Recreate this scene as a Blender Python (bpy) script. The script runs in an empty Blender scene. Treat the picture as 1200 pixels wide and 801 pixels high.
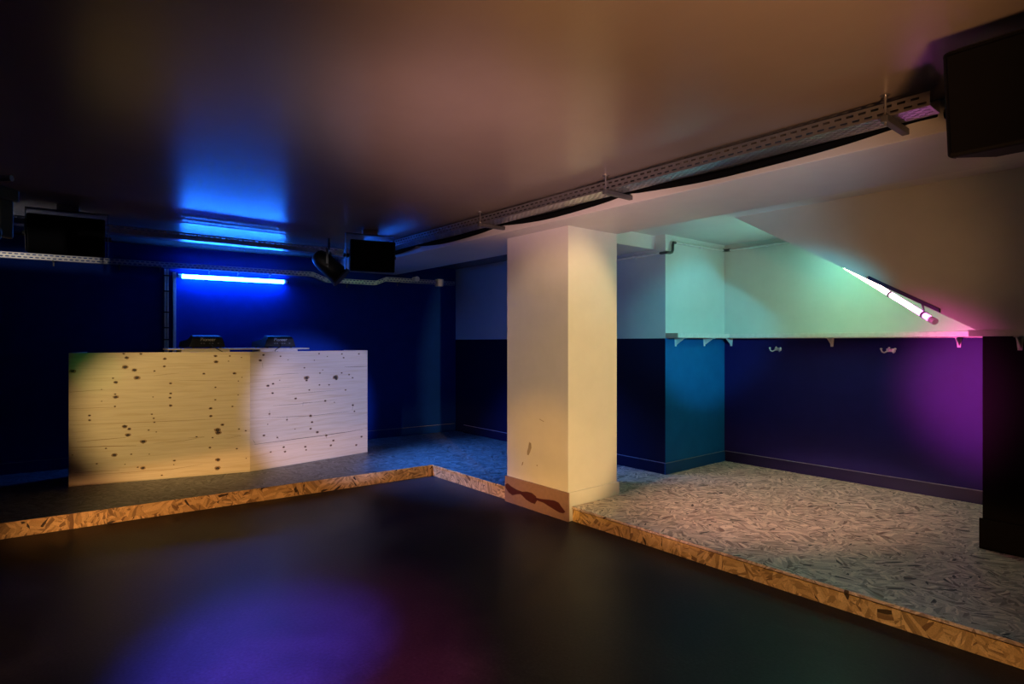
import bpy, math, random
from mathutils import Vector, Matrix

random.seed(7)
C = bpy.context.scene.collection
A = Vector((.6336, -.7736, 0))      # along the pillar's long face, towards the camera's right
B = Vector((.7736, .6336, 0))       # across, towards the alcove
Z = Vector((0, 0, 1))


def P(u, n, z=0.0):
    return A * u + B * n + Z * z


WC = Vector((-.817, 8.535, 0))      # corner where the stage's back wall ends
WD = Vector((-.823, -.568, 0)).normalized()   # along the back wall, to the left
WN = Vector((.568, -.823, 0)).normalized()    # out of the back wall, into the room


def W(t, d=0.0, z=0.0):
    return WC + WD * t + WN * d + Z * z


STEP = .116
CEIL = 2.45
PAINT = 1.435
BEAM_Z = 2.31


EXPOSURE = 0.0
COL = {
    'ceiling_wash': (470, 222, 88),
    'ceiling_wash_far': (680, 370, 360),
    'step_fan_left': (330, 165, 64),
    'step_fan_right': (190, 84, 20),
    'alcove_uplight': (28, 75, 95),
    'alcove_violet': (4600, 340, 2200),
    'stage_can': (30, 130, 560),
    'booth_right': (800, 860, 2050),
    'booth_left': (360, 262, 112),
    'alcove_wash': (1900, 1000, 790),
    'pillar_low': (420, 190, 20),
    'floor_blue': (480, 420, 8500),
    'back_teal': (30, 300, 380),
    'stair_wash': (95, 46, 16),
    'tray_wash': (90, 80, 70),
    'floor_red': (900, 80, 380),
    'floor_teal': (20, 60, 60),
    'booth_green': (0, 25, 4),
    'beam_wash': (22, 68, 120),
    'pillar_key': (1280.36, 827.94, 336.71),
}
UV = (0.33, 17.88, 116.78)
STOPS = [0, .2, .4, .6, .8, 1]
TUBE = [(9, .6, 6), (8, 3, 7), (20, 12, 11), (20, 28, 13), (11, 66, 28), (18, 60, 76)]

# name: position, aim, cone, softness, lamp radius
LAMPS = {  # unseen spots added for their light, except stage_can at the par light
    'pillar_low': (P(-1.2, -1.0, 1.0), P(-3.60, 3.25, .45), 15, 1, .1),
    'booth_right': (P(1.2, 2.3, 2.0), Vector((-2.03, 6.45, .70)), 14, .4, .10),
    'ceiling_wash': (P(.6, .4, .5), Vector((.55, 2.25, 2.45)), 52, .8, .2),
    'ceiling_wash_far': (P(-.6, -.6, .4), Vector((-.02, 3.4, 2.45)), 32, 1, .2),
    'floor_red': (P(.4, -.2, 2.3), Vector((-.75, 2.45, 0)), 24, 1, .05),
    'stair_wash': (P(1.0, 1.0, 1.4), P(-1.75, 4.59, 2.0), 24, 1, .1),
    'stage_can': (Vector((-1.86, 5.98, 2.17)) + Vector((.72, .12, -.68)).normalized() * .22, P(-5.2, 3.8, .1), 74, 1, .09),
    'floor_teal': (P(1.4, .9, 2.2), Vector((1.35, 2.65, 0)), 34, 1, .05),
    'beam_wash': (P(.2, 1.6, .5), P(-2.2, 3.4, 2.3), 40, 1, .15),
    'alcove_violet': (P(-3.0, -1.0, 1.2), P(-1.12, 5.83, 1.0), 12.5, 1, .2),
    'back_teal': (P(.3, 2.9, 1.9), P(-3.48, 5.35, 1.5), 22, .6, .06),
    'alcove_uplight': (P(-.5, 4.0, .2), P(-2.9, 5.0, 2.45), 34, 1, .06),
    'booth_green': (P(-3.0, -1.2, 2.1), Vector((-3.75, 5.3, 1.15)), 7, .6, .04),
}
# added unseen fans of light: position, aim, width, height over width, softness
FANS = {
    'step_fan_left': (P(-2.5, -1.25, .09), Vector((-1.8, 5.5, .05)), 66, .13, .6),
    'step_fan_right': (P(-1.6, -1.1, .09), P(-2.2, 3.28, .05), 88, .09, .6),
    'pillar_key': (P(1.7, .9, 1.5), P(-3.62, 3.52, 1.1), 13, 1.95, .5),
    'booth_left': (P(-3.2, -1.1, 1.9), Vector((-3.02, 5.6, .70)), 32, .78, .6),
    'floor_blue': (P(.2, -.7, 2.3), Vector((-1.14, 2.66, 0)), 19, .7, 1),  # added spot standing in for the blue tube's reflection on the floor
    'tray_wash': (P(-2.5, -1.2, 2.0), W(3.4, .1, 2.24), 58, .05, .6),
    'alcove_wash': (P(-2.6, -1.2, 2.0), P(-2.3, 4.75, .05), 24, .46, 1),
}


# ------------------------------------------------------------------ materials
def new_mat(name):
    m = bpy.data.materials.new(name)
    m.use_nodes = True
    nt = m.node_tree
    return m, nt, nt.nodes['Principled BSDF']


def N(nt, typ, **kw):
    n = nt.nodes.new(typ)
    for k, v in kw.items():
        if k in n.inputs.keys():
            n.inputs[k].default_value = v
        else:
            setattr(n, k, v)
    return n


def ramp(nt, stops, interp='LINEAR'):
    r = nt.nodes.new('ShaderNodeValToRGB')
    r.color_ramp.interpolation = interp
    els = r.color_ramp.elements
    while len(els) < len(stops):
        els.new(.5)
    for e, (p, c) in zip(els, stops):
        e.position = p
        e.color = (*c, 1) if len(c) == 3 else c
    return r


def uvmap(nt, scale=(1, 1, 1), rot=0, loc=(0, 0, 0)):
    tc = nt.nodes.new('ShaderNodeUVMap')
    mp = nt.nodes.new('ShaderNodeMapping')
    mp.inputs['Scale'].default_value = scale
    mp.inputs['Rotation'].default_value = (0, 0, rot)
    mp.inputs['Location'].default_value = loc
    nt.links.new(tc.outputs['UV'], mp.inputs['Vector'])
    return mp


def mixc(nt, fac, c1, c2, blend='MIX'):
    m = nt.nodes.new('ShaderNodeMix')
    m.data_type = 'RGBA'
    m.blend_type = blend
    for sock, v in ((m.inputs[0], fac), (m.inputs[6], c1), (m.inputs[7], c2)):
        if hasattr(v, 'links') or hasattr(v, 'is_linked'):
            nt.links.new(v, sock)
        else:
            sock.default_value = v if not isinstance(v, tuple) or len(v) == 4 else (*v, 1)
    return m.outputs[2]


def paint(name, col, rough=.5, bump=.05, var=.08, scale=6, spec=.5):
    m, nt, b = new_mat(name)
    mp = uvmap(nt)
    no = N(nt, 'ShaderNodeTexNoise', Scale=scale, Detail=5.0, Roughness=.6)
    nt.links.new(mp.outputs[0], no.inputs['Vector'])
    r = ramp(nt, [(.3, tuple(c * (1 - var) for c in col)), (.7, tuple(min(1, c * (1 + var)) for c in col))])
    nt.links.new(no.outputs['Fac'], r.inputs[0])
    nt.links.new(r.outputs[0], b.inputs['Base Color'])
    b.inputs['Roughness'].default_value = rough
    b.inputs['Specular IOR Level'].default_value = spec
    if bump:
        n2 = N(nt, 'ShaderNodeTexNoise', Scale=55.0, Detail=4.0)
        nt.links.new(mp.outputs[0], n2.inputs['Vector'])
        bp = N(nt, 'ShaderNodeBump', Strength=bump, Distance=.01)
        nt.links.new(n2.outputs['Fac'], bp.inputs['Height'])
        nt.links.new(bp.outputs[0], b.inputs['Normal'])
    return m


def plain(name, col, rough=.5, metal=0.0, spec=.5):
    m, nt, b = new_mat(name)
    no = N(nt, 'ShaderNodeTexNoise', Scale=30.0, Detail=3.0)
    tc = nt.nodes.new('ShaderNodeTexCoord')
    nt.links.new(tc.outputs['Object'], no.inputs['Vector'])
    r = ramp(nt, [(.3, tuple(c * .92 for c in col)), (.7, tuple(min(1, c * 1.08) for c in col))])
    nt.links.new(no.outputs['Fac'], r.inputs[0])
    nt.links.new(r.outputs[0], b.inputs['Base Color'])
    b.inputs['Roughness'].default_value = rough
    b.inputs['Metallic'].default_value = metal
    b.inputs['Specular IOR Level'].default_value = spec
    return m


def glow(name, col, strength):
    m, nt, b = new_mat(name)
    b.inputs['Base Color'].default_value = (.8, .8, .8, 1)
    b.inputs['Emission Color'].default_value = (*col, 1)
    b.inputs['Emission Strength'].default_value = strength
    return m


def osb(name, light, mid, dark, rough=.5, flake=1.0, tint=1.0):
    """pressed strands: cells of random heading, each cell combed into narrow strands"""
    m, nt, b = new_mat(name)
    L = nt.links.new
    mp = uvmap(nt)
    wob = N(nt, 'ShaderNodeTexNoise', Scale=9.0, Detail=2.0)
    L(mp.outputs[0], wob.inputs['Vector'])
    layers = []
    for k, (cs, sx, sy) in enumerate(((8.0, 11, 56), (11.5, 14, 78), (6.0, 8, 46))):
        off = N(nt, 'ShaderNodeVectorMath', operation='ADD')
        off.inputs[1].default_value = (3.7 * k, 1.9 * k, 0)
        L(mp.outputs[0], off.inputs[0])
        dist = N(nt, 'ShaderNodeVectorMath', operation='MULTIPLY_ADD')
        dist.inputs[1].default_value = (.06, .06, 0)
        L(wob.outputs['Color'], dist.inputs[0])
        L(off.outputs[0], dist.inputs[2])
        vc = N(nt, 'ShaderNodeTexVoronoi', Scale=cs)
        L(dist.outputs[0], vc.inputs['Vector'])
        sep = nt.nodes.new('ShaderNodeSeparateColor')
        L(vc.outputs['Color'], sep.inputs[0])
        ang = N(nt, 'ShaderNodeMath', operation='MULTIPLY_ADD')
        ang.inputs[1].default_value = 3.1
        ang.inputs[2].default_value = -1.5
        L(sep.outputs[0], ang.inputs[0])
        rot = N(nt, 'ShaderNodeVectorRotate', rotation_type='Z_AXIS')
        L(off.outputs[0], rot.inputs['Vector'])
        L(ang.outputs[0], rot.inputs['Angle'])
        sc = N(nt, 'ShaderNodeVectorMath', operation='MULTIPLY')
        sc.inputs[1].default_value = (sx, sy, 1)
        L(rot.outputs[0], sc.inputs[0])
        vs = N(nt, 'ShaderNodeTexVoronoi', Scale=1.0)
        L(sc.outputs[0], vs.inputs['Vector'])
        s2 = nt.nodes.new('ShaderNodeSeparateColor')
        L(vs.outputs['Color'], s2.inputs[0])
        layers.append((s2, vs))
    pick = N(nt, 'ShaderNodeTexVoronoi', Scale=8.0)
    L(mp.outputs[0], pick.inputs['Vector'])
    sp = nt.nodes.new('ShaderNodeSeparateColor')
    L(pick.outputs['Color'], sp.inputs[0])
    g1 = N(nt, 'ShaderNodeMath', operation='GREATER_THAN'); g1.inputs[1].default_value = .45
    L(sp.outputs[0], g1.inputs[0])
    g2 = N(nt, 'ShaderNodeMath', operation='GREATER_THAN'); g2.inputs[1].default_value = .6
    L(sp.outputs[1], g2.inputs[0])

    def mixf(f, x, y):
        n = nt.nodes.new('ShaderNodeMix')
        L(f, n.inputs[0]); L(x, n.inputs[2]); L(y, n.inputs[3])
        return n.outputs[0]
    v = mixf(g1.outputs[0], layers[0][0].outputs[0], layers[1][0].outputs[0])
    v = mixf(g2.outputs[0], v, layers[2][0].outputs[0])
    v2 = mixf(g1.outputs[0], layers[0][0].outputs[1], layers[1][0].outputs[1])
    r = ramp(nt, [(0.0, dark), (.10, tuple(c * .6 for c in mid)), (.35, mid), (.62, tuple((a + b) / 2 for a, b in zip(mid, light))), (.85, light), (1.0, tuple(min(1, c * 1.15) for c in light))])
    L(v, r.inputs[0])
    fl = ramp(nt, [(0, (0, 0, 0)), (  .985 - .02 * flake, (0, 0, 0)), (.99 - .02 * flake, (1, 1, 1))], 'CONSTANT')
    L(v2, fl.inputs[0])
    col = mixc(nt, fl.outputs[0], r.outputs[0], tuple(c * .22 for c in dark))
    fine = N(nt, 'ShaderNodeTexNoise', Scale=160.0, Detail=3.0)
    L(mp.outputs[0], fine.inputs['Vector'])
    fr = ramp(nt, [(.3, (.78, .78, .78)), (.7, (1.1, 1.1, 1.1))])
    L(fine.outputs['Fac'], fr.inputs[0])
    col = mixc(nt, 1.0, col, fr.outputs[0], 'MULTIPLY')
    L(col, b.inputs['Base Color'])
    b.inputs['Roughness'].default_value = rough
    bp = N(nt, 'ShaderNodeBump', Strength=.25, Distance=.004)
    L(v, bp.inputs['Height'])
    L(bp.outputs[0], b.inputs['Normal'])
    return m


def pine(name, light, dark):
    m, nt, b = new_mat(name)
    L = nt.links.new
    mp = uvmap(nt, scale=(.9, 14, 1))
    no = N(nt, 'ShaderNodeTexNoise', Scale=2.2, Detail=7.0, Roughness=.62, Distortion=.6)
    L(mp.outputs[0], no.inputs['Vector'])
    r = ramp(nt, [(.28, dark), (.5, light), (.75, tuple(min(1, c * 1.06) for c in light))])
    L(no.outputs['Fac'], r.inputs[0])
    mp2 = uvmap(nt, scale=(1.5, 75, 1))
    n2 = N(nt, 'ShaderNodeTexNoise', Scale=2.0, Detail=3.0)
    L(mp2.outputs[0], n2.inputs['Vector'])
    r2 = ramp(nt, [(.35, (.93, .92, .9)), (.6, (1.02, 1.02, 1.02))])
    L(n2.outputs['Fac'], r2.inputs[0])
    col = mixc(nt, 1.0, r.outputs[0], r2.outputs[0], 'MULTIPLY')
    L(col, b.inputs['Base Color'])
    b.inputs['Roughness'].default_value = .5
    return m


def floor_mat(name):
    m, nt, b = new_mat(name)
    L = nt.links.new
    mp = uvmap(nt)
    n1 = N(nt, 'ShaderNodeTexNoise', Scale=2.2, Detail=8.0, Roughness=.65, Distortion=.4)
    L(mp.outputs[0], n1.inputs['Vector'])
    r = ramp(nt, [(.3, (.018, .0165, .018)), (.55, (.030, .027, .028)), (.75, (.05, .045, .045))])
    L(n1.outputs['Fac'], r.inputs[0])
    n2 = N(nt, 'ShaderNodeTexNoise', Scale=70.0, Detail=3.0)
    L(mp.outputs[0], n2.inputs['Vector'])
    r2 = ramp(nt, [(.3, (.7, .7, .7)), (.68, (1.1, 1.1, 1.1)), (.8, (1.9, 1.9, 1.9))])
    L(n2.outputs['Fac'], r2.inputs[0])
    col = mixc(nt, 1.0, r.outputs[0], r2.outputs[0], 'MULTIPLY')
    L(col, b.inputs['Base Color'])
    rr = ramp(nt, [(.3, (.34, .34, .34)), (.7, (.44, .44, .44))])
    L(n1.outputs['Fac'], rr.inputs[0])
    L(rr.outputs[0], b.inputs['Roughness'])
    b.inputs['Specular IOR Level'].default_value = .08
    bp = N(nt, 'ShaderNodeBump', Strength=.12, Distance=.004)
    L(n2.outputs['Fac'], bp.inputs['Height'])
    L(bp.outputs[0], b.inputs['Normal'])
    return m


NAVY = (.013, .010, .11)
CREAM = (.62, .60, .56)
M = dict(
    navy=paint('navy wall paint', NAVY, .5, .06, .08, spec=.12),
    teal=paint('blue wall paint', (.006, .12, .34), .5, .06, .08, spec=.12),
    navy_gloss=paint('navy gloss baseboard paint', (.010, .008, .05), .35, .02, .05, spec=.2),
    teal_gloss=paint('blue gloss baseboard paint', (.004, .07, .22), .35, .02, .05, spec=.2),
    edge=paint('baseboard edge highlight', (.16, .17, .24), .35, .02, .3, 12, spec=.4),  # pale colour painted in for the gloss highlight
    dnavy=paint('dark navy wall paint', (.003, .005, .028), .55, .05, .08, spec=.1),
    stage_navy=paint('dark stage wall paint', (.002, .028, .22), .6, .06, .08, spec=.05),
    cream=paint('off white wall paint', CREAM, .5, .04, .03),
    ceil=paint('satin ceiling paint', (.155, .13, .12), .24, .05, .05, 2.0, spec=.16),
    beam=paint('off white beam paint', (.56, .54, .52), .5, .04, .03),
    black=paint('black wall paint', (.004, .004, .006), .7, .04, .1, spec=.1),
    floor=floor_mat('dark vinyl floor'),
    osb=osb('natural strand board', (.82, .64, .50), (.56, .41, .32), (.24, .14, .10), .5, 1.0),
    osb_shaded=osb('shaded strand board', (.19, .20, .20), (.105, .11, .11), (.04, .04, .04), .42, .6),  # strand board with the stage's dimmer light put into its colour
    osb_edge=osb('raw strand board riser', (.78, .52, .22), (.60, .36, .13), (.22, .11, .04), .6, .8),
    pine=pine('laminated pine', (.68, .54, .36), (.60, .44, .26)),
    knot=plain('pine knot', (.035, .018, .010), .6),
    halo=plain('pine knot ring', (.34, .19, .085), .6),
    grain=plain('pine grain line', (.32, .175, .07), .6),
    crack=plain('pine panel crack', (.06, .035, .02), .7),
    deal=plain('planed pine board', (.55, .45, .33), .5),
    steel=plain('galvanised steel', (.50, .50, .52), .3, .95),
    dsteel=plain('dull steel', (.12, .12, .13), .5, .7),
    chrome=plain('chrome', (.75, .75, .77), .25, .45),
    plastic=plain('black plastic', (.008, .008, .009), .5, spec=.3),
    satin=plain('black speaker shell', (.003, .003, .004), .6, spec=.12),
    mesh=plain('black speaker grille', (.002, .002, .003), .8, spec=.08),
    white=plain('white plastic', (.72, .72, .72), .4),
    pipe=plain('painted copper pipe', (.60, .58, .55), .4),
    copper=plain('dark pipe elbow', (.05, .045, .045), .4, .3),
    mdf=plain('bare brown skirting board', (.26, .155, .115), .55),
    stain=plain('dried red brown stain', (.060, .012, .008), .45),
    smudge=plain('grey scuff', (.30, .25, .18), .7),
    shelf=plain('white laminate shelf', (.68, .64, .60), .4),
    shelf_end=plain('raw shelf end', (.38, .29, .22), .6),
    print=plain('silver print', (.55, .55, .57), .4),
    rubber=plain('black rubber', (.010, .010, .010), .6),
    matt=plain('matt black cable jacket', (.003, .003, .003), .9, spec=.03),
    lens=plain('glass lens', (.02, .05, .05), .08),
    worktop=plain('black worktop', (.008, .008, .009), .4),
    uv=glow('blue tube light', tuple(v / max(UV) for v in (1.5, UV[1], UV[2])), max(UV)),
)


# ------------------------------------------------------------------ mesh building
class MB:
    def __init__(s):
        s.v, s.f, s.m = [], [], []

    def face(s, pts, mi=0):
        i = len(s.v)
        s.v += [Vector(p) for p in pts]
        s.f.append(tuple(range(i, i + len(pts)))); s.m.append(mi)
        return s

    def prism(s, pts, vec, mi=0, mis=None):
        i, n = len(s.v), len(pts)
        s.v += [Vector(p) for p in pts] + [Vector(p) + Vector(vec) for p in pts]
        s.f.append(tuple(range(i, i + n))); s.m.append(mi)
        s.f.append(tuple(range(i + 2 * n - 1, i + n - 1, -1))); s.m.append(mi)
        for k in range(n):
            j = (k + 1) % n
            s.f.append((i + k, i + n + k, i + n + j, i + j))
            s.m.append(mis[k] if mis else mi)
        return s

    def box(s, o, x, y, z, mi=0):
        """corner o, edge vectors x, y, z"""
        o, x, y, z = Vector(o), Vector(x), Vector(y), Vector(z)
        return s.prism([o, o + x, o + x + y, o + y], z, mi)

    def fbox(s, u0, u1, n0, n1, z0, z1, mi=0):
        return s.box(P(u0, n0, z0), A * (u1 - u0), B * (n1 - n0), Z * (z1 - z0), mi)

    def wbox(s, t0, t1, d0, d1, z0, z1, mi=0):
        return s.box(W(t0, d0, z0), WD * (t1 - t0), WN * (d1 - d0), Z * (z1 - z0), mi)

    def loft(s, rings, mi=0, cap=True):
        i0, n = len(s.v), len(rings[0])
        for r in rings:
            s.v += [Vector(p) for p in r]
        for k in range(len(rings) - 1):
            for q in range(n):
                a, b_ = i0 + k * n + q, i0 + k * n + (q + 1) % n
                s.f.append((a, b_, b_ + n, a + n)); s.m.append(mi)
        if cap:
            s.f.append(tuple(i0 + q for q in range(n - 1, -1, -1))); s.m.append(mi)
            e = i0 + (len(rings) - 1) * n
            s.f.append(tuple(e + q for q in range(n))); s.m.append(mi)
        return s

    def tube(s, pts, r, seg=10, mi=0, radii=None):
        pts = [Vector(p) for p in pts]
        rings = []
        up = None
        for k, p in enumerate(pts):
            d = (pts[min(k + 1, len(pts) - 1)] - pts[max(k - 1, 0)]).normalized()
            if up is None:
                up = Z if abs(d.z) < .9 else Vector((1, 0, 0))
            x = d.cross(up).normalized(); y = x.cross(d).normalized()
            up = y
            rr = radii[k] if radii else r
            rings.append([p + (x * math.cos(q) + y * math.sin(q)) * rr for q in (2 * math.pi * j / seg for j in range(seg))])
        return s.loft(rings, mi)

    def build(s, name, mats, parent=None, bevel=0, loc=None, smooth=False, solid=0, seg=2):
        if not isinstance(mats, (list, tuple)):
            mats = [mats]
        if parent is not None:
            base = world_loc(parent)
            inv = None
        else:
            if loc is None:
                xs = [v.x for v in s.v]; ys = [v.y for v in s.v]; zs = [v.z for v in s.v]
                loc = Vector(((min(xs) + max(xs)) / 2, (min(ys) + max(ys)) / 2, min(zs)))
            base = Vector(loc)
        me = bpy.data.meshes.new(name)
        me.from_pydata([v - base for v in s.v], [], s.f)
        for m in mats:
            me.materials.append(m)
        for p, mi in zip(me.polygons, s.m):
            p.material_index = mi
        import bmesh
        bm = bmesh.new(); bm.from_mesh(me)
        bmesh.ops.remove_doubles(bm, verts=bm.verts, dist=1e-5)
        if not getattr(s, 'keep', False):
            bmesh.ops.recalc_face_normals(bm, faces=bm.faces)
        uv = bm.loops.layers.uv.new('UVMap')
        for f in bm.faces:
            n = f.normal
            if abs(n.z) > .7:
                ex, ey = A, B
            else:
                h = Vector((n.x, n.y, 0)).normalized()
                ex, ey = Vector((-h.y, h.x, 0)), n.cross(Vector((-h.y, h.x, 0))).normalized()
            for l in f.loops:
                q = l.vert.co + base
                l[uv].uv = (q.dot(ex), q.dot(ey))
        bm.to_mesh(me); bm.free()
        if smooth:
            for p in me.polygons:
                p.use_smooth = True
            me.set_sharp_from_angle(angle=math.radians(35))
        o = bpy.data.objects.new(name, me)
        C.objects.link(o)
        if parent is not None:
            o.parent = parent
            BASE[o.name] = base
        else:
            o.location = base
            BASE[o.name] = base
        if solid:
            md = o.modifiers.new('thickness', 'SOLIDIFY'); md.thickness = solid; md.offset = 0
        if bevel:
            md = o.modifiers.new('bevel', 'BEVEL'); md.width = bevel; md.segments = seg
            md.limit_method = 'ANGLE'; md.angle_limit = math.radians(40)
        return o


BASE = {}


def world_loc(o):
    return BASE[o.name]


def thing(name, label, cat, loc, group=None):
    o = bpy.data.objects.new(name, None)
    o.empty_display_size = .1
    C.objects.link(o)
    o.location = loc
    BASE[o.name] = Vector(loc)
    o['label'] = label; o['category'] = cat
    if group:
        o['group'] = group
    return o


def tag(o, label, cat, group=None):
    o['label'] = label; o['category'] = cat
    if group:
        o['group'] = group
    return o


def struct(o, label=None, cat=None):
    o['kind'] = 'structure'
    if label:
        o['label'] = label; o['category'] = cat
    return o


# knots, cracks, stains and scuffs, in metres along and up their own surface
KL=[(0.412,1.293,0.0078), (0.547,1.29,0.0079), (0.435,1.256,0.0117), (0.423,1.17,0.0156), (0.495,1.141,0.0137), (0.515,1.07,0.0157), (0.028,1.141,0.0151), (0.351,1.033,0.0116), (0.346,0.925,0.0058), (0.351,0.899,0.0136), (0.345,0.814,0.0058), (0.153,0.741,0.0076), (0.153,0.699,0.0076), (0.738,1.242,0.01), (0.734,1.172,0.008), (0.655,1.13,0.006), (0.785,1.011,0.008), (0.785,0.916,0.008), (0.781,0.876,0.008), (0.785,0.802,0.01), (0.633,0.728,0.006), (0.648,0.689,0.006), (0.654,0.653,0.006), (1.163,1.264,0.0103), (1.169,1.208,0.0124), (1.063,1.095,0.0082), (1.329,1.093,0.0104), (1.163,0.961,0.0062), (1.161,0.841,0.0062), (1.121,0.76,0.0103), (1.123,0.686,0.0103), (0.42,0.627,0.0137), (0.455,0.602,0.0098), (0.445,0.547,0.0137), (0.608,0.582,0.0059), (0.669,0.561,0.004), (0.565,0.478,0.0158), (0.341,0.372,0.0136), (0.276,0.437,0.0058), (0.471,0.369,0.0059), (0.562,0.234,0.0138), (0.422,0.28,0.0039), (0.522,0.245,0.0059), (1.18,0.547,0.0186), (1.187,0.521,0.0165), (1.223,0.596,0.0104), (1.138,0.477,0.0062), (1.115,0.382,0.0082), (1.35,0.354,0.0063), (1.369,0.545,0.0063), (1.43,0.525,0.0063), (0.816,0.282,0.008), (0.811,0.244,0.004), (1.184,0.259,0.0145), (1.18,0.177,0.0165), (0.714,0.153,0.006), (1.001,0.493,0.0061), (1.434,0.253,0.0042), (1.392,1.247,0.0042), (1.288,1.263,0.0062), (1.311,0.77,0.0063), (1.362,0.881,0.0042), (0.643,0.888,0.004), (0.244,0.865,0.0039), (0.243,0.971,0.0039), (0.33,1.071,0.0058), (0.207,0.304,0.0058), (0.028,0.397,0.0038), (0.613,0.358,0.004), (1.277,1.213,0.0042), (1.364,1.017,0.0042), (1.396,1.052,0.0042)]
KR=[(0.137,1.269,0.0086), (0.317,1.253,0.0066), (0.104,1.216,0.0107), (0.399,1.214,0.0044), (0.584,1.126,0.0068), (0.701,1.202,0.0046), (0.757,1.273,0.007), (0.858,1.241,0.0047), (1.041,1.266,0.0072), (1.063,1.223,0.0072), (1.266,1.263,0.0074), (0.767,1.062,0.007), (0.801,1.095,0.0047), (1.038,1.053,0.0072), (1.135,1.03,0.0073), (1.18,0.992,0.0073), (0.609,1.018,0.0182), (0.959,1.009,0.0213), (0.609,0.99,0.0091), (0.97,0.989,0.0119), (0.183,0.957,0.0108), (0.237,0.974,0.0087), (0.308,1.007,0.0044), (0.233,0.879,0.0087), (0.641,0.886,0.0069), (0.762,0.934,0.007), (0.879,0.928,0.0071), (1.088,0.859,0.0072), (0.484,0.806,0.009), (0.832,0.755,0.0093), (0.946,0.73,0.0047), (1.183,0.68,0.0097), (1.206,0.607,0.0073), (0.656,0.608,0.0114), (0.673,0.538,0.0092), (0.656,0.469,0.0092), (0.737,0.423,0.0116), (0.845,0.375,0.0094), (0.387,0.592,0.0066), (0.141,0.459,0.0086), (0.933,0.308,0.0095), (0.901,0.258,0.0094), (1.3,0.306,0.0099), (1.231,0.219,0.0098), (0.352,0.313,0.0088), (0.366,0.264,0.0088), (0.212,0.282,0.0065), (0.596,0.284,0.0091), (0.604,0.249,0.0068), (0.477,0.486,0.0045), (0.181,0.567,0.0043), (0.283,0.42,0.0066), (0.199,0.669,0.0065)]
LL=[([(0.005,0.667), (0.596,0.656), (1.463,0.651)],0.0032), ([(0.005,0.463), (0.265,0.457), (0.511,0.445)],0.0059), ([(0.059,0.512), (0.428,0.525)],0.0049), ([(0.647,0.455), (0.89,0.464), (1.07,0.488)],0.0031), ([(0.926,0.487), (1.07,0.488)],0.0031), ([(1.254,0.455), (1.386,0.479), (1.254,0.505)],0.0025), ([(0.044,0.238), (0.379,0.233)],0.0039), ([(0.005,0.21), (0.511,0.205), (0.785,0.2), (1.052,0.227)],0.0031), ([(0.005,0.954), (0.265,0.97)],0.0029), ([(0.005,0.809), (0.346,0.806)],0.0035), ([(0.647,1.086), (0.855,1.106)],0.0024), ([(0.855,1.037), (1.254,1.026)],0.0021)]
LR=[([(0.043,0.38), (0.819,0.378), (1.321,0.387)],0.0054), ([(0.007,0.644), (0.666,0.607), (1.143,0.611)],0.0029), ([(1.074,1.119), (1.374,1.114)],0.0037), ([(0.237,0.752), (0.47,0.744), (0.978,0.758)],0.0024), ([(0.567,0.714), (0.567,0.759), (0.671,0.744)],0.0023), ([(0.237,1.065), (0.518,1.071)],0.0023), ([(0.148,0.931), (0.47,0.93)],0.0018), ([(0.375,0.852), (1.033,0.867)],0.0019), ([(0.028,0.43), (0.056,0.384)],0.0026), ([(0.271,0.444), (0.301,0.401)],0.0026), ([(0.126,1.19), (0.13,1.136)],0.0021), ([(0.201,0.712), (0.201,0.642)],0.0026), ([(0.387,0.629), (0.387,0.574)],0.0027), ([(1.186,0.699), (1.177,0.622)],0.0036), ([(0.646,0.632), (0.671,0.607), (0.646,0.577)],0.0034), ([(0.832,0.4), (0.851,0.339)],0.0028)]
ST=[[(-4.052,0.144), (-4.015,0.165), (-3.97,0.146), (-3.898,0.132), (-3.82,0.129), (-3.827,0.107), (-3.898,0.089), (-3.948,0.071), (-4.0,0.084), (-4.045,0.118)],[(-3.848,0.123), (-3.757,0.141), (-3.689,0.141), (-3.642,0.124), (-3.629,0.092), (-3.656,0.059), (-3.703,0.058), (-3.771,0.071), (-3.81,0.09), (-3.848,0.105)],[(-3.649,0.112), (-3.57,0.117), (-3.493,0.128), (-3.418,0.135), (-3.37,0.129), (-3.339,0.102), (-3.298,0.073), (-3.321,0.055), (-3.37,0.053), (-3.431,0.065), (-3.493,0.077), (-3.551,0.09), (-3.636,0.095)]]
SC=[[(-3.746,0.559), (-3.721,0.551), (-3.716,0.514), (-3.735,0.473), (-3.753,0.445), (-3.772,0.448), (-3.772,0.476), (-3.758,0.508)],[(-3.836,0.374), (-3.819,0.379), (-3.831,0.35), (-3.845,0.344)],[(-3.652,0.382), (-3.641,0.383), (-3.641,0.371), (-3.652,0.37)],[(-3.616,0.767), (-3.561,0.751), (-3.563,0.746), (-3.616,0.761)]]

# ------------------------------------------------------------------ the room
MB().prism([W(6.6, -.3, -.1), P(2.0, -1.7, -.1), P(2.0, 6.2, -.1), P(-3.6, 6.2, -.1), P(-4.0, 5.2, -.1), W(-.6, -.3, -.1)], Z * .1).build('floor', M['floor']).__setitem__('kind', 'structure')
struct(MB().prism([W(6.6, -.3, CEIL), P(2.0, -1.7, CEIL), P(2.0, 6.2, CEIL), P(-3.6, 6.2, CEIL), P(-4.0, 5.2, CEIL), W(-.6, -.3, CEIL)], Z * .12).build('ceiling', M['ceil']),
       'satin taupe ceiling of the main room, left of the long beam', 'ceiling')
struct(MB().fbox(-3.61, 1.8, 3.83, 5.85, CEIL - .004, CEIL + .002).build('ceiling_alcove', M['cream']), 'white ceiling of the coat alcove', 'ceiling')
struct(MB().wbox(-.3, 6.5, -.2, 0, 0, CEIL).build('wall_back', M['stage_navy']), 'dark navy wall behind the pine DJ booth', 'wall')
wl = W(6.2)
NL = wl.dot(B)
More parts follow.
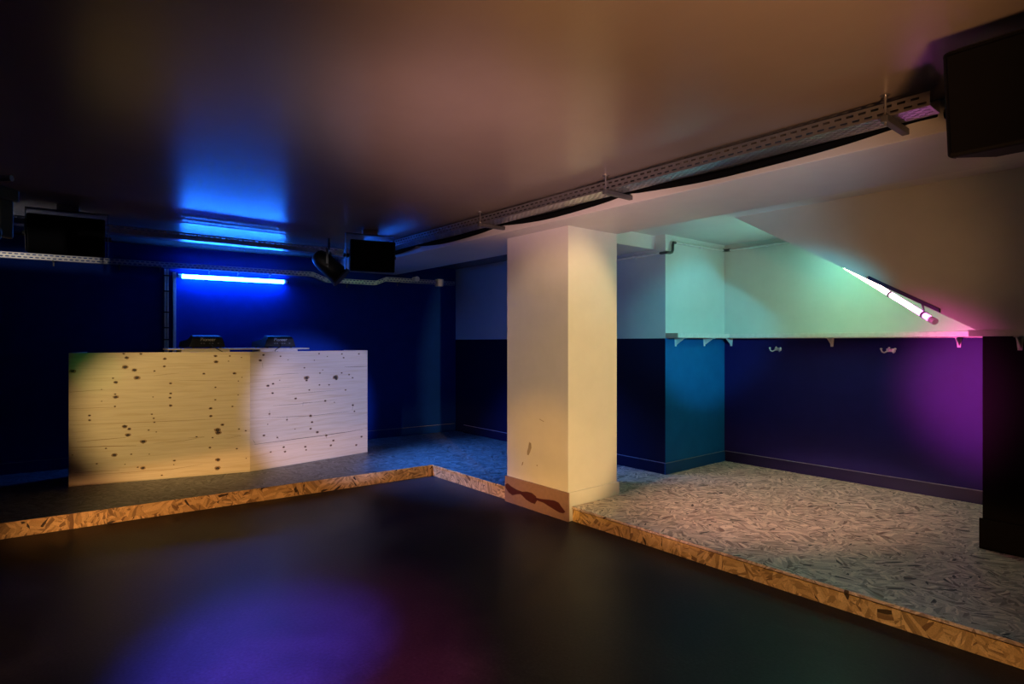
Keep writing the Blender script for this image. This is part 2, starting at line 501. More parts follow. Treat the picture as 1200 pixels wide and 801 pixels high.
struct(MB().prism([wl + Z * 0, P(1.9, NL), P(1.9, NL - .2), wl - B * .2], Z * CEIL).build('wall_left', M['black']))
struct(MB().fbox(1.8, 2.0, NL, 4.59, 0, CEIL).build('wall_rear', M['black']))


def two_tone(mb_lo, mb_hi, name, lo, hi, label):
    m = MB()
    m.v = mb_lo.v + mb_hi.v
    k = len(mb_lo.v)
    m.f = mb_lo.f + [tuple(i + k for i in f) for f in mb_hi.f]
    m.m = [0] * len(mb_lo.f) + [1] * len(mb_hi.f)
    m.keep = True
    return struct(m.build(name, [lo, hi]), label, 'wall')


def nbox(*a):
    return MB().fbox(*a)


# wall behind the pillar, running into the stage's corner
uw = WC.dot(A)
two_tone(nbox(uw - .5, -3.482, 4.776, 5.0, 0, PAINT), nbox(uw - .5, -3.482, 4.776, 5.0, PAINT, CEIL), 'wall_right', M['dnavy'], M['cream'],
         'wall behind the pillar, navy below and off white above')
two_tone(nbox(-3.68, -3.48, 4.777, 6.0, 0, PAINT), nbox(-3.68, -3.48, 4.777, 6.0, PAINT, CEIL), 'wall_alcove_side', M['teal'], M['cream'],
         'short alcove wall facing the stairs, blue below and off white above')
two_tone(nbox(-3.6, .2, 5.83, 6.0, 0, PAINT), nbox(-3.6, .2, 5.83, 6.0, PAINT, CEIL), 'wall_alcove_back', M['navy'], M['cream'],
         'alcove back wall with coat hooks, navy below and off white above')
# the boxed-in stairs: black below, off white above with its sloping underside
lo = MB().prism([P(-.98, 4.59, 0), P(2.0, 4.59, 0), P(2.0, 4.59, PAINT), P(-.98, 4.59, PAINT)], B * 1.3)
hi = MB().prism([P(-.98, 4.59, PAINT), P(2.0, 4.59, PAINT), P(2.0, 4.59, CEIL), P(-2.652, 4.59, CEIL), P(-1.0, 4.59, 1.468)], B * 1.3)
two_tone(lo, hi, 'wall_stair', M['black'], M['cream'], 'boxed in stairs with a sloping underside above a black wall')

struct(MB().fbox(-7.4, 2.0, 3.06, 3.84, BEAM_Z, CEIL + .05).build('ceiling_beam', M['beam'], bevel=.004),
       'long off white beam over the pillar', 'beam')
struct(MB().fbox(-4.15, -3.6, 3.84, 4.9, BEAM_Z, CEIL + .05).build('cross_beam', M['cream'], bevel=.004),
       'short cross beam between the long beam and the wall behind the pillar', 'beam')

# baseboards
bb = .105


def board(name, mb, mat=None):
    # the slim pale top strip is a painted gloss highlight
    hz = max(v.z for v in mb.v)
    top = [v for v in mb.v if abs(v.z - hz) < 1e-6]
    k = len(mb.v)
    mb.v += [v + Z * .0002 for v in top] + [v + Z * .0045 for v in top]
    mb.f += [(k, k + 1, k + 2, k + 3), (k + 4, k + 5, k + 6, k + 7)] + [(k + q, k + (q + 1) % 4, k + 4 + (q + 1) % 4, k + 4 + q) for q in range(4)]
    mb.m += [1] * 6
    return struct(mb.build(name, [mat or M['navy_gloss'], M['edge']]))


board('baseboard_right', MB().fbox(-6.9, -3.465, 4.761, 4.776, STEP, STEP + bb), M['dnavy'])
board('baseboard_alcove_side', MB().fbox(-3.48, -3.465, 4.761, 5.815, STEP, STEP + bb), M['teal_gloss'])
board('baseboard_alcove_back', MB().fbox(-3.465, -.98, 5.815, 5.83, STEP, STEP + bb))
sb = struct(MB().fbox(-.995, 1.8, 4.575, 4.59, STEP, STEP + .19).build('baseboard_stair', M['black'], bevel=.004))
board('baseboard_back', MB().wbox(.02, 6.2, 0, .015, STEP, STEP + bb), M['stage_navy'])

# ------------------------------------------------------------------ pillar
pm = MB().fbox(-4.04, -3.282, 3.255, 3.83, 0, BEAM_Z + .01)
for poly in SC:
    pm.face([P(u, 3.2546, z) for u, z in poly], 1)
pillar = struct(pm.build('pillar', [M['cream'], M['smudge']], loc=P(-3.66, 3.54, 0)), 'square off white pillar with a skirting board', 'pillar')
km = MB().fbox(-4.055, -3.267, 3.24, 3.2548, 0, .224)
for poly in ST:
    km.face([P(u, 3.2397, z) for u, z in poly], 1)
sk = km.build('skirting', [M['mdf'], M['stain']], pillar)
sk['label'] = 'bare brown skirting with dark red stains'
MB().fbox(-3.282, -3.267, 3.2548, 3.845, 0, .224).build('skirting', M['cream'], pillar, bevel=.003)['label'] = 'painted skirting'

# ------------------------------------------------------------------ the two low platforms
SC0 = Vector((-.832, 6.173, 0))                 # inner corner of the step
SD = (Vector((-3.63, 4.173, 0)) - SC0).normalized()
left_end = SC0 + SD * 5.35
stage = thing('stage_platform', 'low strand board stage carrying the pine DJ booth', 'platform', SC0 + SD * 2)
pn = Vector((SD.y, -SD.x, 0))                   # out of the left riser
if pn.y > 0:
    pn = -pn
SCn = P(SC0.dot(A), 3.28)
deck_poly = [left_end, SC0, P(-4.0, 3.28), P(-4.0, 4.77), WC + WN * .005 + A * .01, W(6.15, .01)]
MB().prism([p + Z * (STEP - .018) for p in deck_poly], Z * .018).build('deck', M['osb_shaded'], stage)
MB().prism([left_end, SC0 + SD * .001, SC0 + SD * .001 - pn * .02, left_end - pn * .02], Z * (STEP - .0185)).build('riser', M['osb_edge'], stage)
MB().prism([left_end + Z * (STEP - .018) + pn * .004, SC0 + pn * .004 + Z * (STEP - .018), SC0 + Z * (STEP - .018), left_end + Z * (STEP - .018)], Z * .0175).build('deck_edge', M['osb_edge'], stage)
MB().prism([SC0, P(-4.02, 3.28), P(-4.02, 3.30), SC0 + B * .02], Z * (STEP - .0185)).build('riser', M['osb_edge'], stage)
MB().prism([SC0 - B * .004 + Z * (STEP - .018), P(-4.02, 3.276, STEP - .018), P(-4.02, 3.28, STEP - .018), SC0 + Z * (STEP - .018)], Z * .0175).build('deck_edge', M['osb_edge'], stage)

plat = thing('alcove_platform', 'low strand board platform running from the pillar into the coat alcove', 'platform', P(-1.2, 4.4))
MB().prism([P(-3.99, 3.845, STEP - .018), P(-3.26, 3.845, STEP - .018), P(-3.26, 3.275, STEP - .018), P(1.78, 3.275, STEP - .018), P(1.78, 4.6, STEP - .018), P(-.98, 4.6, STEP - .018), P(-.98, 5.83, STEP - .018), P(-3.48, 5.83, STEP - .018), P(-3.48, 4.776, STEP - .018), P(-3.99, 4.776, STEP - .018)], Z * .018).build('deck', M['osb'], plat, bevel=.002)
MB().fbox(-3.262, -1.02, 3.287, 3.305, 0, STEP - .026).build('riser', M['osb_edge'], plat)
MB().fbox(-1.018, 1.78, 3.287, 3.305, 0, STEP - .026).build('riser', M['osb_edge'], plat)
MB().fbox(-3.262, 1.78, 3.31, 3.33, STEP - .03, STEP - .018).build('joist', M['plastic'], plat)

# ------------------------------------------------------------------ DJ booth
L0, M0, R0 = Vector((-3.929, 5.218, 0)), Vector((-2.594, 5.829, 0)), Vector((-1.687, 6.873, 0))
BT = 1.303
booth = thing('dj_booth', 'two sided DJ booth of knotty pine panels on the stage', 'booth', (L0 + M0 + R0) / 3 + Z * STEP)


def panel(p0, p1, knots, lines, label, th=.027):
    d = (p1 - p0).normalized()
    out = Vector((d.y, -d.x, 0))
    m = MB().prism([p0 + Z * STEP, p1 + Z * STEP, p1 - out * th + Z * STEP, p0 - out * th + Z * STEP], Z * (BT - STEP))
    rnd = random.Random(len(knots))

    def pt(s, z, lift):
        return p0 + d * s + Z * z + out * lift
    for pts, w in lines:
        mi = 4 if w > .0035 and lines is LR or (lines is LR and w < .0032) else 3
        fine = []
        for (s0, z0), (s1, z1) in zip(pts, pts[1:]):
            for q in range(6):
                t = q / 6
                fine.append((s0 + (s1 - s0) * t, z0 + (z1 - z0) * t + rnd.uniform(-.0015, .0015)))
        fine.append(pts[-1])
        for k, ((s0, z0), (s1, z1)) in enumerate(zip(fine, fine[1:])):
            e = lambda j: w * .5 * (.35 + .65 * math.sin(math.pi * min(1, max(0, (j + .3) / (len(fine) - .4)))))
            vert = abs(s1 - s0) < abs(z1 - z0)
            w0, w1 = e(k), e(k + 1)
            if vert:
                m.face([pt(s0 - w0, z0, .0004), pt(s0 + w0, z0, .0004), pt(s1 + w1, z1, .0004), pt(s1 - w1, z1, .0004)], mi)
            else:
                m.face([pt(s0, z0 - w0, .0004), pt(s1, z1 - w1, .0004), pt(s1, z1 + w1, .0004), pt(s0, z0 + w0, .0004)], mi)
    for s, z, r in knots:
        r = r * .92
        for rr, mi, lift in ((1.5, 2, .0006), (.95, 1, .0009)):
            pts = []
            for k in range(12):
                q = 2 * math.pi * k / 12
                j = rr * r * rnd.uniform(.82, 1.15)
                pts.append((max(.002, s + 1.25 * j * math.cos(q)), min(BT - .002, z + .85 * j * math.sin(q))))
            m.face([pt(a, b, lift) for a, b in pts], mi)
    m.keep = True
    o = m.build('front_panel', [M['pine'], M['knot'], M['halo'], M['grain'], M['crack']], booth)
    o['label'] = label
    return o


panel(L0, M0, KL, LL, 'wide knotty pine panel on the left')
panel(M0, R0, KR, LR, 'narrower pine panel on the right')
dl = (M0 - L0).normalized(); nl = Vector((-dl.y, dl.x, 0))
dr = (R0 - M0).normalized(); nr = Vector((-dr.y, dr.x, 0))
i1 = L0 + nl * .6 + dl * .0
bk = [L0 + nl * .55, M0 + (nl + nr).normalized() * .62, R0 + nr * .45]
MB().prism([L0 + nl * .0275 + Z * STEP, L0 + nl * .55 + Z * STEP, L0 + nl * .55 + dl * .027 + Z * STEP, L0 + nl * .0275 + dl * .027 + Z * STEP], Z * (BT - STEP)).build('side_panel', M['pine'], booth)
MB().prism([R0 + nr * .0275 + Z * STEP, R0 + nr * .45 + Z * STEP, R0 + nr * .45 - dr * .027 + Z * STEP, R0 + nr * .0275 - dr * .027 + Z * STEP], Z * (BT - STEP)).build('side_panel', M['pine'], booth)
ins = .028
mi_ = M0 + (nl + nr).normalized() * ins * 1.05
MB().prism([L0 + nl * ins + dl * .028 + Z * 1.265, mi_ + Z * 1.265, R0 + nr * ins - dr * .028 + Z * 1.265, R0 + nr * .43 - dr * .028 + Z * 1.265, bk[1] + Z * 1.265, L0 + nl * .53 + dl * .028 + Z * 1.265], Z * .028).build('worktop', M['worktop'], booth)

# board raised on two pale blocks, the players stand on it
WT = 1.293
bp0, bp1 = Vector((-3.375, 5.77, 0)), Vector((-2.262, 6.60, 0))
bd = (bp1 - bp0).normalized(); bn = Vector((-bd.y, bd.x, 0))
bl = (bp1 - bp0).length
brd = thing('player_shelf', 'long pale board on blocks along the top of the DJ booth', 'shelf', bp0 + bd * bl / 2 + bn * .18 + Z * WT)
nose = [bp0 + bn * 0, bp0 + bd * (bl - .03), bp0 + bd * bl + bn * .03, bp0 + bd * bl + bn * .38, bp0 + bn * .38]
MB().prism([p + Z * (WT + .026) for p in nose], Z * .016).build('board', M['deal'], brd, bevel=.003)
for s0, s1 in ((.12, .56), (.86, 1.25)):
    MB().box(bp0 + bd * s0 + bn * .002 + Z * WT, bd * (s1 - s0), bn * .36, Z * .026).build('block', M['deal'], brd)
BZ = WT + .042


def player(name, o, label):
    rx = Vector((.80, .60, 0)); rn = Vector((-.60, .80, 0))     # along its rear, towards the DJ
    rt = Matrix.Rotation(math.radians(6), 3, 'Z')
    rx, rn = rt @ rx, rt @ rn
    t = thing(name, label, 'media player', o, 'media players on the DJ booth')
    prof = [(0, .012), (0, .104), (.018, .122), (.085, .136), (.125, .136), (.15, .095), (.40, .066), (.405, .012)]
    i_ = MB()
    i_.loft([[o + rx * (sx * (.172 - max(0, h - .05) * .55)) + rn * d + Z * h for d, h in prof] for sx in (-1, 1)])
    body = i_.build('body', M['plastic'], t, bevel=.005)
    cj = o + rn * .29 + Z * .078
    MB().loft([[cj + (rx * math.cos(q) + rn * math.sin(q)) * r + Z * h for q in (2 * math.pi * k / 28 for k in range(28))] for r, h in ((.105, 0), (.105, .012), (.098, .018), (.055, .018), (.05, .012))]).build('jog_wheel', M['plastic'], t, smooth=True)
    MB().box(o - rx * .09 + rn * .128 + Z * .1325, rx * .18, (rn * .025 - Z * .036) * .85, Z * .003).build('screen', M['lens'], t)
    for sx in (-.13, .13):
        for sy in (.03, .37):
            MB().tube([o + rx * sx + rn * sy, o + rx * sx + rn * sy + Z * .0125], .012, 10).build('foot', M['rubber'], body)
    for k, sx in enumerate((-.06, -.035, .02, .045, .10)):
        MB().box(o + rx * (sx - .008) - rn * .002 + Z * .045, rx * .016, rn * .003, Z * .012).build('socket', M['dsteel'], body)
    cu = bpy.data.curves.new('logo', 'FONT'); cu.body = 'Pioneer'; cu.size = .046; cu.extrude = .0006; cu.align_x = 'CENTER'; cu.shear = .15
    tmp = bpy.data.objects.new('logo_source', cu)
    me = bpy.data.meshes.new_from_object(tmp); me.name = 'logo'
    bpy.data.objects.remove(tmp)
    lo_ = bpy.data.objects.new('logo', me); C.objects.link(lo_)
    me.materials.clear(); me.materials.append(M['print'])
    lo_.parent = body
    mt = Matrix((rx, Z, -rn)).transposed().to_4x4()
    mt.translation = -rn * .0012 + Z * .076
    lo_.matrix_local = mt
    return t


d1 = bp0 + bd * .36 + bn * .03 + Z * BZ
d2 = bp0 + bd * 1.075 + bn * .03 + Z * BZ
player('media_player', d1, 'black media player on the booth, nearer the vertical cable trunking')
player('media_player', d2, 'black media player on the booth, nearer the bare end of its board')


def cable(name, pts, r, mat, label, group=None, seg=8):
    fine = []
    n = len(pts)
    P_ = [Vector(p) for p in pts]
    for i in range(n - 1):
        p0, p1, p2, p3 = P_[max(i - 1, 0)], P_[i], P_[i + 1], P_[min(i + 2, n - 1)]
        for k in range(5):
            t = k / 5
            fine.append(.5 * ((2 * p1) + (p2 - p0) * t + (2 * p0 - 5 * p1 + 4 * p2 - p3) * t * t + (3 * p1 - p0 - 3 * p2 + p3) * t ** 3))
    fine.append(P_[-1])
    return tag(MB().tube(fine, r, seg).build(name, mat, smooth=True), label, 'cable', group)


def lead(o, s0, s1, label):
    cable('player_cable', [o + bd * s0 - bn * .005 + Z * .05, o + bd * (s0 + .02) - bn * .035 + Z * .02, o + bd * (s0 + s1) * .6 - bn * .045 - Z * .012, o + bd * s1 - bn * .055 - Z * (BZ - WT - .005), o + bd * (s1 + .02) - bn * .09 - Z * (BZ - WT - .005)], .0035, M['rubber'], label)


lead(d1, .02, .13, 'black lead trailing off the media player nearer the trunking')
lead(d2, -.02, -.07, 'black lead trailing off the media player nearer the bare board end')

# ------------------------------------------------------------------ blue tube and trunking on the back wall
t0, t1 = 2.384, 3.50
lamp = thing('tube_lamp', 'glowing blue tube lamp on the wall behind the DJ booth', 'lamp', W((t0 + t1) / 2, .03, 2.09))
MB().wbox(t0 - .02, t1 + .02, 0, .035, 2.115, 2.155).build('housing', M['white'], lamp, bevel=.004)
MB().tube([W(t0 + .02, .062, 2.125), W(t1 - .02, .062, 2.125)], .022, 14).build('tube', M['uv'], lamp, smooth=True)
for t in (t0 - .02, t1 - .02):
    MB().wbox(t, t + .04, .034, .078, 2.108, 2.143).build('end_cap', M['white'], lamp, bevel=.006)
MB().tube([W(t0 - .05, .02, 2.13), W(t0 - .015, .02, 2.13)], .012, 8).build('cable_gland', M['plastic'], lamp)

tr = thing('cable_trunking', 'slim vertical trunking strip on the back wall beside the blue tube lamp', 'trunking', W(3.55, 0, .4))
MB().wbox(3.537, 3.567, 0, .045, STEP + bb, 2.17).build('channel', M['white'], tr, bevel=.003)
vt = thing('cable_run', 'clipped vertical conduit run beside the trunking strip on the back wall', 'conduit', W(3.63, 0, .4))
for t in (3.615, 3.64):
    MB().tube([W(t, .026, STEP + bb), W(t, .026, 2.2)], .0105, 8).build('conduit', M['white'], vt, smooth=True)
for z in (.5, .9, 1.42, 1.55, 1.72, 1.95, 2.12):
    MB().wbox(3.598, 3.658, 0, .04, z, z + .012).build('clip', M['plastic'], vt)


# ------------------------------------------------------------------ perforated cable trays
def slotted(m, o, L, wv, rows, period=.05, slot=.034, stagger=True, margin=.12):
    """sheet from o along L, across wv, pierced by rows of slots"""
    L, wv = Vector(L), Vector(wv)
    ln = L.length; d = L / ln; w = wv.length; e = wv / w
    pitch = w / rows; h = pitch * .38

    def q(a, b_, c, d_):
        m.face([o + d * a + e * c, o + d * b_ + e * c, o + d * b_ + e * d_, o + d * a + e * d_])
    y = 0
    for r in range(rows):
        c0 = pitch * (r + .5) - h / 2
        q(0, ln, y, c0)
        a = 0
        x = .012 + (period / 2 if stagger and r % 2 else 0)
        while x + slot < ln - .005:
            q(a, x, c0, c0 + h); a = x + slot; x += period
        q(a, ln, c0, c0 + h)
        y = c0 + h
    q(0, ln, y, w)


def tray(name, p0, p1, across, w, h, label, mat, rows=6, side_rows=2, loc=None, period=.05):
    t = thing(name, label, 'cable tray', (Vector(p0) + Vector(p1)) / 2)
    L = Vector(p1) - Vector(p0)
    for part, o, wv, rw in (('side_rail', p0, Z * h, side_rows), ('side_rail', Vector(p0) + across * w, Z * h, side_rows), ('tray_bottom', p0, across * w, rows)):
        m = MB(); m.keep = True
        slotted(m, Vector(o), L, wv, rw, period, period * .62)
        m.build(part, mat, t, solid=.0016)
    lip = MB()
    lip.box(Vector(p0) + Z * h - across * .001, L, across * .006, Z * .003)
    lip.box(Vector(p0) + across * (w - .005) + Z * h, L, across * .006, Z * .003)
    lip.build('rolled_lip', mat, t)
    return t


TB = 2.362
tray('cable_tray', P(-.775, 2.83, TB), P(-6.0, 2.83, TB), B, .135, .055, 'long perforated steel cable tray hung beside the long beam', M['steel'], rows=7)
tray('cable_tray', P(-6.0, 2.66, TB - .035), P(-6.0, -.9, TB - .035), -A, .13, .06, 'perforated steel cable tray crossing the ceiling in front of the blue lamp', M['steel'], rows=4)
# wall tray with its two kinks
wt = thing('wall_cable_tray', 'narrow perforated cable tray with two kinks along the top of the back wall', 'cable tray', W(3, .05, 2.2))
knots_ = [(6.15, 2.212), (2.06, 2.212), (1.90, 2.152), (1.24, 2.152), (1.10, 2.210), (.06, 2.210)]
for (ta, za), (tb, zb) in zip(knots_, knots_[1:]):
    m = MB(); m.keep = True
    slotted(m, W(ta, .085, za), W(tb, .085, zb) - W(ta, .085, za), Z * .055, 2, .045, .028)
    m.build('side_rail', M['steel'], wt, solid=.0015)
    m = MB(); m.keep = True
    slotted(m, W(ta, .01, za), W(tb, .01, zb) - W(ta, .01, za), WN * .075, 3, .045, .028)
    m.build('tray_bottom', M['steel'], wt, solid=.0015)
for t in (5.9, 5.2, 4.6, 4.05, 3.68, 3.2, 2.9, 2.55, 1.6, .9):
    z = 2.152 if 1.24 < t < 1.9 else 2.211
    MB().wbox(t, t + .012, 0, .092, z - .014, z - .001).wbox(t, t + .012, 0, .006, z - .05, z - .001).build('bracket', M['dsteel'], wt)

# hangers of the long tray
def hanger(u, label):
    t = thing('tray_hanger', label, 'hanger', P(u, 2.82, TB - .03), 'hangers of the long cable tray')
    MB().fbox(u - .015, u + .015, 2.795, 3.06, TB - .030, TB - .003).build('strut', M['dsteel'], t, bevel=.003)
    MB().tube([P(u, 2.812, TB - .045), P(u, 2.812, CEIL)], .005, 8).build('rod', M['steel'], t)
    MB().loft([[P(u + r * math.cos(q), 2.812 + r * math.sin(q), TB - .003 + h) for q in (math.pi * k / 3 for k in range(6))] for r, h in ((.010, 0), (.010, .009))]).build('nut', M['steel'], t)
    MB().loft([[P(u + r * math.cos(q), 2.812 + r * math.sin(q), CEIL - h) for q in (math.pi * k / 6 for k in range(12))] for r, h in ((.018, .006), (.018, .001))]).build('anchor_washer', M['steel'], t)
    return t


hanger(-.93, 'tray hanger with a bent rod beside the large black speaker')
hanger(-2.50, 'tray hanger above the pillar, lilac lit')
hanger(-3.84, 'tray hanger nearest the small speaker at the beam')
hang_u = [-.60, -.93, -2.50, -3.84, -5.2, -6.3]
pts = []
for k in range(55):
    u = -.80 - k * .1
    q = next(i for i in range(5) if hang_u[i] >= u >= hang_u[i + 1])
    s = (hang_u[q] - u) / (hang_u[q] - hang_u[q + 1])
    pts.append(P(u, 3.012 + .004 * math.sin(9 * u), TB + .024 - (.040 if q else 0) * math.sin(math.pi * s) ** .8))
cable('cable_bundle', pts, .0235, M['matt'], 'thick black cable bundle sagging between the long tray and the beam')


# ------------------------------------------------------------------ speakers
def speaker(name, c, yaw, tilt, label, w=.46, h=.31, d=.27):
    """c: centre; front faces local -y"""
    t = thing(name, label, 'speaker', Vector(c) - Z * h / 2, 'black loudspeakers hung from the ceiling')
    R = Matrix.Rotation(yaw, 3, 'Z') @ Matrix.Rotation(tilt, 3, 'X')
    Rz = Matrix.Rotation(yaw, 3, 'Z')
    c = Vector(c)

    def g(x, y, z):
        return c + R @ Vector((x, y, z))

    def gz(x, y, z):
        return c + Rz @ Vector((x, y, z))
    cab = MB().prism([g(-w / 2, -d / 2, -h / 2), g(w / 2, -d / 2, -h / 2), g(w * .40, d / 2, -h / 2), g(-w * .40, d / 2, -h / 2)], R @ Vector((0, 0, h))).build('cabinet', M['satin'], t, bevel=.012, seg=3)
    MB().box(g(-w / 2 + .014, -d / 2 - .006, -h / 2 + .014), R @ Vector((w - .028, 0, 0)), R @ Vector((0, .0055, 0)), R @ Vector((0, 0, h - .028))).build('grille', M['mesh'], cab, bevel=.005)
    # horizontal yoke: two cheek plates and a bridge under the ceiling
    for sx in (-1, 1):
        x0 = sx * (w / 2 + .012)
        pl = [(-.06, .03), (-.035, .11), (.035, .11), (.06, .03), (.02, -h / 2 + .01), (-.02, -h / 2 + .01)]
        yp = MB().prism([g(x0, y + .0, z) for y, z in pl], R @ Vector((sx * .005, 0, 0))).build('yoke_plate', M['dsteel'], t, bevel=.002)
        MB().tube([g(sx * (w / 2 - .03), 0, 0), g(sx * (w / 2 + .035), 0, 0)], .018, 12).build('knob', M['plastic'], yp, smooth=True)
    top = CEIL - .012
    MB().prism([gz(-w / 2 - .017, -.03, top - c.z - .035), gz(w / 2 + .017, -.03, top - c.z - .035), gz(w / 2 + .017, .03, top - c.z - .035), gz(-w / 2 - .017, .03, top - c.z - .035)], Z * .006).build('yoke_bridge', M['dsteel'], t)
    for sx in (-1, 1):
        MB().prism([g(sx * (w / 2 + .012), -.02, .10), g(sx * (w / 2 + .017), -.02, .10), g(sx * (w / 2 + .017), .02, .10), g(sx * (w / 2 + .012), .02, .10)], Vector((0, 0, top - .03 - g(0, 0, .10).z))).build('yoke_arm', M['dsteel'], t)
    MB().prism([gz(-.07, -.025, top - c.z - .03), gz(.07, -.025, top - c.z - .03), gz(.07, .025, top - c.z - .03), gz(-.07, .025, top - c.z - .03)], Z * (CEIL - top + .03)).build('ceiling_plate', M['steel'], t, bevel=.003)
    return t


speaker('speaker', (-1.34, 5.55, 2.205), math.radians(26), math.radians(6), 'black speaker hung under the ceiling where the two trays meet', h=.285, w=.42)
speaker('speaker', (-3.43, 4.55, 2.215), math.radians(34), math.radians(6), 'black speaker hung at the dark ceiling above the left of the booth', h=.29, w=.48)
speaker('speaker', P(-.275, 2.50, 2.205), math.atan2(A.y, A.x), math.radians(9), 'large black speaker beside the cut end of the long cable tray', w=.66, h=.34, d=.30)

# ------------------------------------------------------------------ stage lamps
def par(name, c, aim, label):
    c = Vector(c); aim = Vector(aim).normalized()
    t = thing(name, label, 'stage light', c)
    b_ = aim * 1.35
    side = aim.cross(Z).normalized()
    can = MB().tube([c - b_ * .13, c - b_ * .115, c - b_ * .07, c + b_ * .06, c + b_ * .12, c + b_ * .125], .07, 20, radii=[.045, .072, .094, .10, .106, .106]).build('can', M['plastic'], t, smooth=True)
    MB().tube([c + b_ * .122, c + b_ * .127], .092, 20).build('lens', M['lens'], can, smooth=True)
    MB().tube([c + b_ * .118, c + b_ * .13], .112, 20).build('front_ring', M['dsteel'], can, smooth=True)
    for s in (-1, 1):
        MB().box(c + side * s * .113 - b_ * .012 - Z * .02, b_ * .024, side * s * .004, Z * .185).build('yoke_arm', M['dsteel'], t)
        MB().tube([c + side * s * .09, c + side * s * .13], .013, 10).build('knob', M['plastic'], t, smooth=True)
    MB().box(c - side * .117 - b_ * .012 + Z * .162, side * .234, b_ * .024, Z * .004).build('yoke_bridge', M['dsteel'], t)
    MB().tube([c + Z * .164, c + Z * (CEIL - c.z)], .012, 10).build('drop_bolt', M['dsteel'], t)
    return t


par('par_light', (-1.86, 5.98, 2.17), (.72, .12, -.68), 'small black stage light can hung beside the speaker where the trays meet')

# moving head hung at the left edge, from a short ceiling bar
hx = Vector((-2.92, 3.32, 0))
bar = thing('ceiling_bar', 'short metal bar under the ceiling at the dark left edge', 'bar', hx + Z * 2.30)
MB().tube([hx + Vector((-.35, -.03, 2.322)), hx + Vector((.10, .0, 2.322))], .017, 12).build('tube', M['steel'], bar, smooth=True)
for s in (-.28, .02):
    MB().tube([hx + Vector((s, -.02, 2.325)), hx + Vector((s, -.02, CEIL))], .008, 8).build('drop_rod', M['dsteel'], bar)
mh = thing('moving_head_light', 'black moving head stage light hung at the dark left edge', 'stage light', hx + Z * 1.98)
cl = hx + Vector((-.03, -.01, 0))
MB().box(cl + Vector((-.11, -.09, 2.20)), (.22, 0, 0), (0, .18, 0), (0, 0, .075)).build('base', M['plastic'], mh, bevel=.012)
MB().box(cl + Vector((-.045, -.02, 2.275)), (.09, 0, 0), (0, .035, 0), (0, 0, .066)).build('clamp', M['steel'], mh, bevel=.004)
for s in (-1, 1):
    MB().box(cl + Vector((s * .095 - .016, -.05, 1.985)), (.032, 0, 0), (0, .10, 0), (0, 0, .22)).build('yoke_arm', M['plastic'], mh, bevel=.012)
ch = cl + Vector((0, 0, 2.05))
av = Vector((.55, -.75, -.45)).normalized()
hd = MB().tube([ch - av * .11, ch - av * .09, ch, ch + av * .09, ch + av * .12], .07, 20, radii=[.045, .07, .078, .074, .068]).build('head', M['plastic'], mh, smooth=True)
MB().tube([ch + av * .118, ch + av * .123], .055, 20).build('lens', M['lens'], hd, smooth=True)
cable('lamp_cable', [hx + Vector((-.10, .03, 2.27)), hx + Vector((-.14, .02, 2.36)), hx + Vector((-.19, -.05, CEIL - .012)), hx + Vector((-.30, -.35, CEIL - .009)), hx + Vector((-.42, -.8, CEIL - .009))], .008, plain('blue cable sheath', (.02, .02, .12), .45), 'dark blue cable along the ceiling above the moving head light')

# ------------------------------------------------------------------ small fittings on the back wall
jb = thing('junction_box', 'pale square junction box on the wall at the end of the kinked tray', 'junction box', W(.29, .05, 2.18))
jbx = MB().wbox(.245, .335, 0, .10, 2.185, 2.285).build('box', M['white'], jb, bevel=.006)
MB().wbox(.250, .330, .10, .106, 2.190, 2.280).build('lid', M['white'], jbx, bevel=.004)
rd = thing('round_box', 'small round conduit box on the wall beside the square junction box', 'conduit box', W(.66, .05, 2.22))
rbx = MB().tube([W(.66, .0, 2.265), W(.66, .112, 2.265)], .034, 16).build('box', M['white'], rd, smooth=True)
MB().tube([W(.66, .112, 2.265), W(.66, .118, 2.265)], .030, 16).build('lid', M['white'], rbx, smooth=True)


# ------------------------------------------------------------------ alcove: pipes, shelves, hooks
def pipe(name, pts, r, mat, label, clips=()):
    t = thing(name, label, 'pipe', pts[0])
    fine = [Vector(p) for p in pts]
    MB().tube(fine, r, 10).build('pipe', mat, t, smooth=True)
    for c, out in clips:
        MB().tube([Vector(c) - out * .03, Vector(c) + out * .004], .012, 8).build('clip', M['white'], t)
    return t


t = thing('heating_pipe', 'painted pipe running round the top of the alcove walls', 'pipe', P(-3.42, 4.73, 2.2))
MB().tube([P(-5.5, 4.745, 2.262), P(-3.50, 4.745, 2.262)], .014, 10).build('pipe', M['pipe'], t, smooth=True)
for du in (0, .03):
    pass
MB().tube([P(-3.455, 4.86, 2.372), P(-3.455, 5.795, 2.385)], .011, 10).build('pipe', M['pipe'], t, smooth=True)
MB().tube([P(-3.44, 5.805, 2.385), P(-2.72, 5.805, 2.385)], .012, 10).build('pipe', M['pipe'], t, smooth=True)
el = MB()
el.tube([P(-3.53, 4.745, 2.262), P(-3.475, 4.742, 2.262), P(-3.452, 4.752, 2.262), P(-3.448, 4.80, 2.264), P(-3.448, 4.835, 2.272), P(-3.448, 4.85, 2.295), P(-3.448, 4.852, 2.345), P(-3.450, 4.865, 2.372), P(-3.453, 4.90, 2.373)], .0135, 10)
e1 = el.build('elbow', M['copper'], t, smooth=True); e1['label'] = 'dark elbow round the wall corner'
e2 = MB().tube([P(-3.455, 5.76, 2.385), P(-3.452, 5.795, 2.385), P(-3.435, 5.805, 2.385), P(-3.40, 5.805, 2.385)], .015, 10).build('elbow', M['copper'], t, smooth=True)
e2['label'] = 'dark elbow in the alcove corner'
for u in (-5.0, -4.4, -3.85):
    MB().tube([P(u, 4.776, 2.262), P(u, 4.742, 2.262)], .017, 8).build('clip', M['white'], t)
